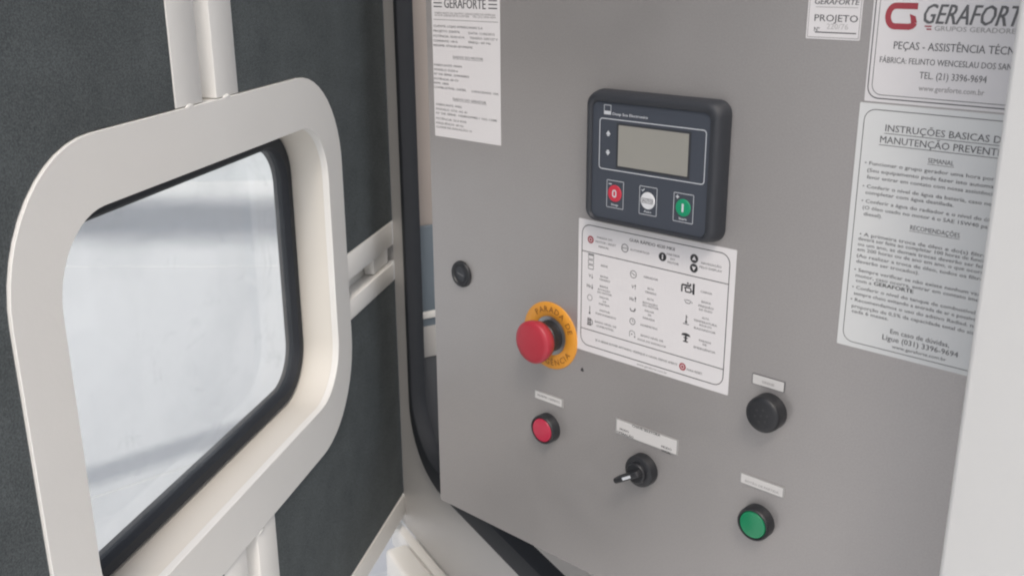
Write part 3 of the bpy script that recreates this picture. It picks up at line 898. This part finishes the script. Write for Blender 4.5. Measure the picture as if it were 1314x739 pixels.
def i_oil(b, x, z):
    stroke(b, [(x - 3.6 * mm, z + 1 * mm), (x - 2 * mm, z - 1.6 * mm), (x + 1.6 * mm, z - 1.6 * mm), (x + 3 * mm, z + .8 * mm)], .6 * mm, Y); stroke(b, [(x - 2.4 * mm, z + 1 * mm), (x + 2 * mm, z + 1 * mm)], .6 * mm, Y); disc(b, x + 4 * mm, z - .4 * mm, .5 * mm, Y, 10)
icon('oil_pictogram', -440.1, -267.2, i_oil)
def i_temp(b, x, z):
    stroke(b, [(x, z - 2 * mm), (x, z + 4 * mm)], 1.0 * mm, Y); disc(b, x, z - 2 * mm, 1.2 * mm, Y, 14); stroke(b, [(x + .4 * mm, z + 2.4 * mm), (x + 1.6 * mm, z + 2.4 * mm)], .4 * mm, Y)
    stroke(b, [(x - 3 * mm, z - 3.8 * mm), (x + 3 * mm, z - 3.8 * mm)], .7 * mm, Y)
icon('temperature_pictogram', -441.0, -283.4, i_temp)
def i_est(b, x, z):
    a = [(x - 4.6 * mm, z + 1.4 * mm), (x - 3.4 * mm, z + 3.2 * mm), (x, z + 4.0 * mm), (x + 3.4 * mm, z + 3.2 * mm), (x + 4.6 * mm, z + 1.4 * mm)]
    poly(b, a, Y); rect(b, x - .9 * mm, x + .9 * mm, z - 3 * mm, z + 1.3 * mm, Y); rect(b, x - 2.4 * mm, x + 2.4 * mm, z - 4.2 * mm, z - 3.1 * mm, Y); rect(b, x - 2.2 * mm, x + 2.2 * mm, z - .9 * mm, z, Y)
icon('emergency_stop_pictogram', -440.6, -299.1, i_est, 'ink')

# project sticker
st = Sticker('project_sticker', 'small white sticker reading PROJETO near the panel\'s top right', -353.4, -313.4, -51.6, -16.5, M['paper'], GS)
st.lines('heading', T_PROJ[:1], M['softink'])
st.lines('project_word', T_PROJ[1:2], M['softink'])
st.lines('handwritten_number', T_PROJ[2:3], M['faintink'])
st.lines('number_sign', T_PROJ[3:], M['softink'])
st.rule('rule_line', [(-347.4, -30.0, -316.5, -30.0)], 0.35, M['greyink'])
st.rule('rule_line', [(-346.8, -47.0, -316.2, -47.0)], 0.8, M['softink'])
st.border('border', -352.4, -314.2, -50.6, -17.5, 0.6, 0.4, M['greyink'])

# manufacturer sticker
st = Sticker('manufacturer_sticker', 'silver white sticker with red swoosh emblem above the instruction sticker', -305.9, -191.0, -91.4, -14.0, M['paper'], GS)
st.border('border', -304.6, -192.2, -89.4, -15.6, 8, 0.8, M['softink'])
st.border('border', -301.6, -195.2, -86.8, -18.0, 7, 0.45, M['softink'])
st.lines('heading', T_BIG[:1], M['softink'])
st.lines('subheading', T_BIG[1:2], M['greyink'])
st.lines('address_lines', T_BIG[2:5], M['softink'])
st.lines('web_address', T_BIG[5:], M['greyink'])
# red swoosh emblem: an open rounded band with a spur on the right
def band(pts, w):
    bm = BM()
    L_, R_ = [], []
    for i, p in enumerate(pts):
        a = pts[max(i - 1, 0)]; b = pts[min(i + 1, len(pts) - 1)]
        d = Vector((b[0] - a[0], b[1] - a[1])).normalized()
        nn = Vector((-d.y, d.x)) * w / 2
        L_.append((p[0] + nn.x, p[1] + nn.y)); R_.append((p[0] - nn.x, p[1] - nn.y))
    for i in range(len(pts) - 1):
        poly(bm, [L_[i], L_[i + 1], R_[i + 1], R_[i]], st.y)
    return bm
cx, cz = st.x(-286.2), st.z(-34.6)
pts = [(cx + 10.5 * mm, cz + 6.6 * mm)] + [(cx - 4.0 * mm + 4.9 * mm * math.cos(R(a)), cz + 0.0 + 6.6 * mm * math.sin(R(a))) for a in range(90, 271, 15)] + [(cx + 5.2 * mm, cz - 6.6 * mm)] + [(cx + 5.2 * mm + 3.8 * mm * math.cos(R(a)), cz - 4.0 * mm + 2.6 * mm * math.sin(R(a))) for a in range(-80, 1, 20)]
bm = band(pts, 4.0 * mm)
poly(bm, [(cx + 11.0 * mm, cz - 4.0 * mm), (cx + 7.0 * mm, cz - 4.0 * mm), (cx + 5.6 * mm, cz + 1.6 * mm), (cx + 9.6 * mm, cz + 0.2 * mm)], st.y)
flat('emblem', bm, M['logored'], st.root)
bm = BM(); stroke(bm, [(st.x(-270.0), st.z(-40.4)), (st.x(-265.4), st.z(-40.4))], .9 * mm, st.y); stroke(bm, [(st.x(-268.6), st.z(-42.2)), (st.x(-265.4), st.z(-42.2))], .9 * mm, st.y)
flat('emblem_dash', bm, M['logored'], st.root)

# instruction sticker
st = Sticker('instruction_sticker', 'large white maintenance instruction sticker dense with text, partly behind the white post', -308.6, -188.4, -270.2, -92.6, M['clearpaper'], GS)
st.border('border', -304.8, -192.0, -266.6, -96.4, 8, 0.55, M['softink'])
st.lines('heading', T_INST1[:2], M['softink'])
st.lines('subheading', [T_INST1[2]], M['softink'])
st.lines('subheading', [T_INST1[-1]], M['softink'])
st.lines('instruction_lines', T_INST1[3:-1] + T_INST2[:9] + T_INST2[10:15], M['softink'])
st.lines('company_word', T_INST2[9:10], M['ink'])
st.lines('contact_lines', T_INST2[15:], M['softink'])

# engraved name plates over the buttons
GP = 'small name plates over the buttons'
def plate(name, label, u0, u1, v0, v1, rows, edge=1.3, m='softink', mb='platedge'):
    s = Sticker(name, label, u0, u1, v0, v1, M[mb], GP, cat='name plate', radius=0.0004, thick=0.0008, part='plate')
    bm = BM(); lp = rr(s.x(u0 + edge), s.x(u1 - edge), s.z(v0 + edge * .6), s.z(v1 - edge * .6), .0003, 3)
    loft(bm, [(lp, -0.0006), (lp, -0.0010)]); obj('plate_face', bm, M['smallpaper'], s.root)
    s.y = -0.0011
    s.lines('lettering', rows, M[m])
    return s
plate('name_plate', 'small name plate with a single thin line above the red push button', -610.8, -574.0, -404.6, -395.4, T_SMALL3, 1.6)
plate('name_plate', 'widest name plate, with words at both ends, above the selector switch', -510.8, -442.6, -409.6, -394.6, T_SEL, 1.6, 'ink')
plate('name_plate', 'small dark rimmed name plate above the black buzzer', -376.0, -347.2, -321.8, -313.0, T_SMALL1, 0.7, 'greyink', 'softink')
plate('name_plate', 'small name plate with one line above the green push button', -380.8, -340.0, -412.4, -402.8, T_SMALL2, 1.4, 'greyink')

# ------------------------------------------------------------------ generator controller
CU0, CU1, CV0, CV1 = -542.0, -409.0, -212.0, -100.0
cu, cv = (CU0 + CU1) / 2, (CV0 + CV1) / 2
ctrl = mounted('generator_controller', 'dark slate controller box with grey display and three round keys', 'controller', cu, cv)
def cl(x0, x1, z0, z1, r):
    return rr((x0 - cu) / 1000, (x1 - cu) / 1000, (z0 - cv) / 1000, (z1 - cv) / 1000, r / 1000, 8)
bm = BM()
loft(bm, [(cl(CU0, CU1, CV0, CV1, 11), 0.0005), (cl(CU0, CU1, CV0, CV1, 11), -0.0040), (cl(CU0 + .6, CU1 - 1.2, CV0 + .6, CV1 - .8, 11), -0.0090),
          (cl(CU0 + 1.6, CU1 - 2.6, CV0 + 1.4, CV1 - 2.0, 10.5), -0.0128), (cl(CU0 + 3.2, CU1 - 4.6, CV0 + 2.4, CV1 - 3.8, 9.5), -0.0145), (cl(CU0 + 5.2, CU1 - 7.0, CV0 + 3.4, CV1 - 6.4, 8), -0.0147),
          (cl(CU0 + 7.0, CU1 - 10.2, CV0 + 4.4, CV1 - 8.8, 6), -0.0135), (cl(CU0 + 7.4, CU1 - 10.6, CV0 + 4.7, CV1 - 9.1, 6), -0.0120)], cap1=True)
obj('housing', bm, M['housing'], ctrl, sharp=50)
EF = 12.3                                     # height of the membrane over the panel
kf = 1 - EF / 681.5
def fx(ua):
    return (ua * kf - cu) / 1000              # seen position -> place on the raised membrane
def fz(va):
    return (va * kf - cv) / 1000
bm = BM(); lp = cl(CU0 + 7.6, CU1 - 10.8, CV0 + 4.9, CV1 - 9.3, 6); loft(bm, [(lp, -0.0118), (lp, -EF / 1000)])
fp = obj('membrane', bm, M['face'], ctrl)
FY_ = -EF / 1000 - 0.00015
bm = BM(); outline(bm, fx(-537.0), fx(-430.6), fz(-168.2), fz(-124.6), 0.003, 0.0007, FY_); flat('display_outline', bm, M['whiteink'], ctrl)
lx0, lx1, lz0, lz1 = fx(-516.6), fx(-446.8), fz(-163.6), fz(-129.2)
bm = BM(); rect(bm, lx0 - .0022, lx1 + .0022, lz0 - .0022, lz1 + .0018, FY_); dw = flat('display_window', bm, M['housing'], ctrl)
bm = BM(); lp = rr(lx0, lx1, lz0, lz1, .0006, 3); loft(bm, [(lp, -EF / 1000 - .0001), (lp, -EF / 1000 - .0004)]); obj('display_screen', bm, M['lcd'], ctrl)
bm = BM(); x, z = fx(-528.8), fz(-117.4); outline(bm, x - .0037, x + .0037, z - .0040, z + .0040, .0003, .0005, FY_); rect(bm, x - .0037, x + .0037, z - .0040, z - .0010, FY_); flat('brand_mark', bm, M['whiteink'], ctrl)
bm = BM(); text(bm, 'Deep Sea Electronics', fx(-523.4), fx(-487.5), fz(-120.3), .0021, FY_, 'b'); flat('brand_lettering', bm, M['whiteink'], ctrl)
for va, s in ((-137.4, 1), (-153.4, -1)):
    x, z = fx(-527.5), fz(va)
    bm = BM(); poly(bm, [(x - .0024, z - s * .0006), (x + .0024, z - s * .0006), (x, z + s * .0026)], FY_); rect(bm, x - .0012, x + .0012, min(z - s * .0020, z - s * .0008), max(z - s * .0020, z - s * .0008), FY_)
    flat('scroll_key_arrow', bm, M['whiteink'], ctrl)
for nm, mk, (u0, v1, u1, v0), ub, vb, cap, sym in (
        ('stop_key', 'redkey', (-527.8, -176.6, -509.7, -200.6), -519.0, -187.8, 'Stop', 'O'),
        ('auto_key', 'whitekey', (-493.2, -177.0, -475.2, -201.2), -484.4, -189.0, 'Auto', 'A'),
        ('start_key', 'greenkey', (-458.8, -177.6, -439.5, -201.6), -449.3, -189.4, 'Start', 'I')):
    x, z = fx(ub), fz(vb)
    bm = BM(); outline(bm, fx(u0), fx(u1), fz(v0), fz(v1), .0008, .00045, FY_); flat('key_outline', bm, M['whiteink'], ctrl)
    bm = BM(); lathe(bm, [(.0071, EF / 1000 - .0002), (.0071, EF / 1000 + .0003), (.0066, EF / 1000 + .0007), (.0001, EF / 1000 + .0007)], x, z, 36); k = obj(nm, bm, M[mk], ctrl)
    yy = -EF / 1000 - .0009
    if sym == 'O':
        bm = BM(); a = rr(x - .0022, x + .0022, z - .0033, z + .0033, .0022, 8); b = rr(x - .0011, x + .0011, z - .0022, z + .0022, .0011, 8)
        A = [bm.verts.new((p, yy, q)) for p, q in a]; B_ = [bm.verts.new((p, yy, q)) for p, q in b]
        for i in range(len(A)):
            j = (i + 1) % len(A); bm.faces.new((A[i], A[j], B_[j], B_[i]))
        flat('key_symbol', bm, M['whiteink'], k)
    elif sym == 'I':
        bm = BM(); rect(bm, x - .0009, x + .0009, z - .0034, z + .0034, yy); flat('key_symbol', bm, M['whiteink'], k)
    else:
        bm = BM(); outline(bm, x - .0056, x + .0056, z - .0020, z + .0020, .0003, .0004, yy); text(bm, 'AUTO', x - .0049, x + .0049, z, .0023, yy, 'b'); flat('key_symbol', bm, M['softink'], k)
    bm = BM(); text(bm, cap, x - .0037, x + .0037, fz(v0 + 3.0), .0018, FY_, 'b'); flat('key_caption', bm, M['whiteink'], ctrl)
    bm = BM(); xa, za = fx(u0 + 3.6), fz(v1 - 3.4)
    if sym == 'O':
        rect(bm, xa - .0016, xa + .0016, za - .0004, za + .0004, FY_)
    elif sym == 'A':
        stroke(bm, [(xa - .0014, za + .0003), (xa - .0003, za - .0010), (xa + .0014, za + .0012)], .0007, FY_)
    else:
        rect(bm, xa - .0016, xa + .0016, za - .0004, za + .0004, FY_); rect(bm, xa - .0004, xa + .0004, za + .00041, za + .0016, FY_); rect(bm, xa - .0004, xa + .0004, za - .0016, za - .00041, FY_)
    flat('key_mark', bm, M['whiteink'], ctrl)

# ------------------------------------------------------------------ emergency stop
es = mounted('emergency_stop', 'red mushroom emergency stop button on an amber ring plate', 'emergency stop', -590.6, -334.8)
def circle(r, n=56):
    return [(r * math.cos(2 * math.pi * i / n), r * math.sin(2 * math.pi * i / n)) for i in range(n)]
bm = BM(); ring(bm, circle(.0330), circle(.0192), -0.0012, 0.0003, .0002); lp_ = obj('legend_plate', bm, M['yellow'], es, sharp=50)
bm = BM()
arc_text(bm, 'PARADA DE', 0, 0, .0263, 74, 118, .0056, -.0014)
arc_text(bm, 'EMERGÊNCIA', 0, 0, .0263, -90, 128, .0056, -.0014, True)
flat('lettering', bm, M['amberink'], lp_)
bm = BM(); ring(bm, circle(.0190), circle(.0152), -0.0008, 0.0003); obj('plate_gap', bm, M['steel'], es)
bm = BM(); lathe(bm, [(.0150, -.0004), (.0150, .0105), (.0142, .0115), (.0090, .0116)]); obj('collar', bm, M['plastic'], es)
bm = BM(); lathe(bm, [(.0090, .0100), (.0090, .0135), (.0150, .0140), (.0186, .0160), (.0200, .0200), (.0206, .0245), (.0203, .0262), (.0193, .0274), (.0150, .0284), (.0080, .0289), (.0001, .0290)], n=64); obj('mushroom_head', bm, M['red'], es, sharp=60)

# ------------------------------------------------------------------ buttons, switch and buzzer
def push_button(name, label, u, v, lens):
    t = mounted(name, label, 'push button', u, v, 'round 22 mm push buttons')
    bm = BM(); lathe(bm, [(.0146, -.0003), (.0146, .0085), (.0142, .0100), (.0134, .0106), (.0123, .0104), (.0121, .0088), (.0001, .0088)], n=56); obj('bezel', bm, M['plastic'], t, sharp=40)
    bm = BM(); lathe(bm, [(.01195, .0086), (.01195, .0098), (.0113, .0108), (.0060, .0113), (.0001, .0114)], n=48); obj('button_lens', bm, M[lens], t, sharp=50)
    return t
push_button('red_push_button', 'round red push button in a black bezel, below the amber ring', -592.2, -430.2, 'redlens')
push_button('green_push_button', 'round green push button in a black bezel, lowest on the panel', -361.0, -440.6, 'greenlens')

sw = mounted('selector_switch', 'black rotary selector switch with white striped lever pointing down left', 'selector switch', -478.0, -434.6)
bm = BM(); lathe(bm, [(.0150, -.0003), (.0150, .0075), (.0144, .0090), (.0128, .0098), (.0001, .0100)], n=56); obj('bezel', bm, M['plastic'], sw, sharp=40)
bm = BM(); lathe(bm, [(.0100, .0098), (.0098, .0130), (.0088, .0140), (.0001, .0141)], n=40); obj('knob_boss', bm, M['plastic'], sw, sharp=40)
# lever: slim tapered bar standing on the boss
ang = R(212)
dx, dz_ = math.cos(ang), math.sin(ang)
def lever_pts(a, b, w):
    nx, nz = -dz_, dx
    return [(dx * a + nx * w, dz_ * a + nz * w), (dx * a - nx * w, dz_ * a - nz * w), (dx * (b - w * .6) - nx * w, dz_ * (b - w * .6) - nz * w), (dx * b - nx * w * .5, dz_ * b - nz * w * .5), (dx * b + nx * w * .5, dz_ * b + nz * w * .5), (dx * (b - w * .6) + nx * w, dz_ * (b - w * .6) + nz * w)]
bm = BM(); loft(bm, [(lever_pts(-.009, .0205, .0030), -.0135), (lever_pts(-.009, .0215, .0028), -.0205), (lever_pts(-.008, .0208, .0020), -.0215)])
lv = obj('lever', bm, M['plastic'], sw, sharp=40, bevel=.0004, seg=2)
bm = BM(); stroke(bm, [(dx * -.001, dz_ * -.001), (dx * .0095, dz_ * .0095)], .0026, -.0218); flat('pointer_stripe', bm, M['whiteink'], lv)

bz = mounted('buzzer', 'plain black round buzzer at the right, above the green push button', 'buzzer', -358.6, -340.8)
bm = BM(); lathe(bm, [(.0150, -.0003), (.0150, .0100), (.0147, .0118), (.0138, .0130), (.0110, .0138), (.0001, .0140)], n=56); bzb = obj('body', bm, M['plastic'], bz, sharp=50)
bm = BM()
for k in range(6):
    a = R(60 * k + 15); disc(bm, .0055 * math.cos(a), .0055 * math.sin(a), .0011, -.01412, 12)
disc(bm, 0, 0, .0011, -.01412, 12)
flat('sound_hole', bm, M['ink'], bz)
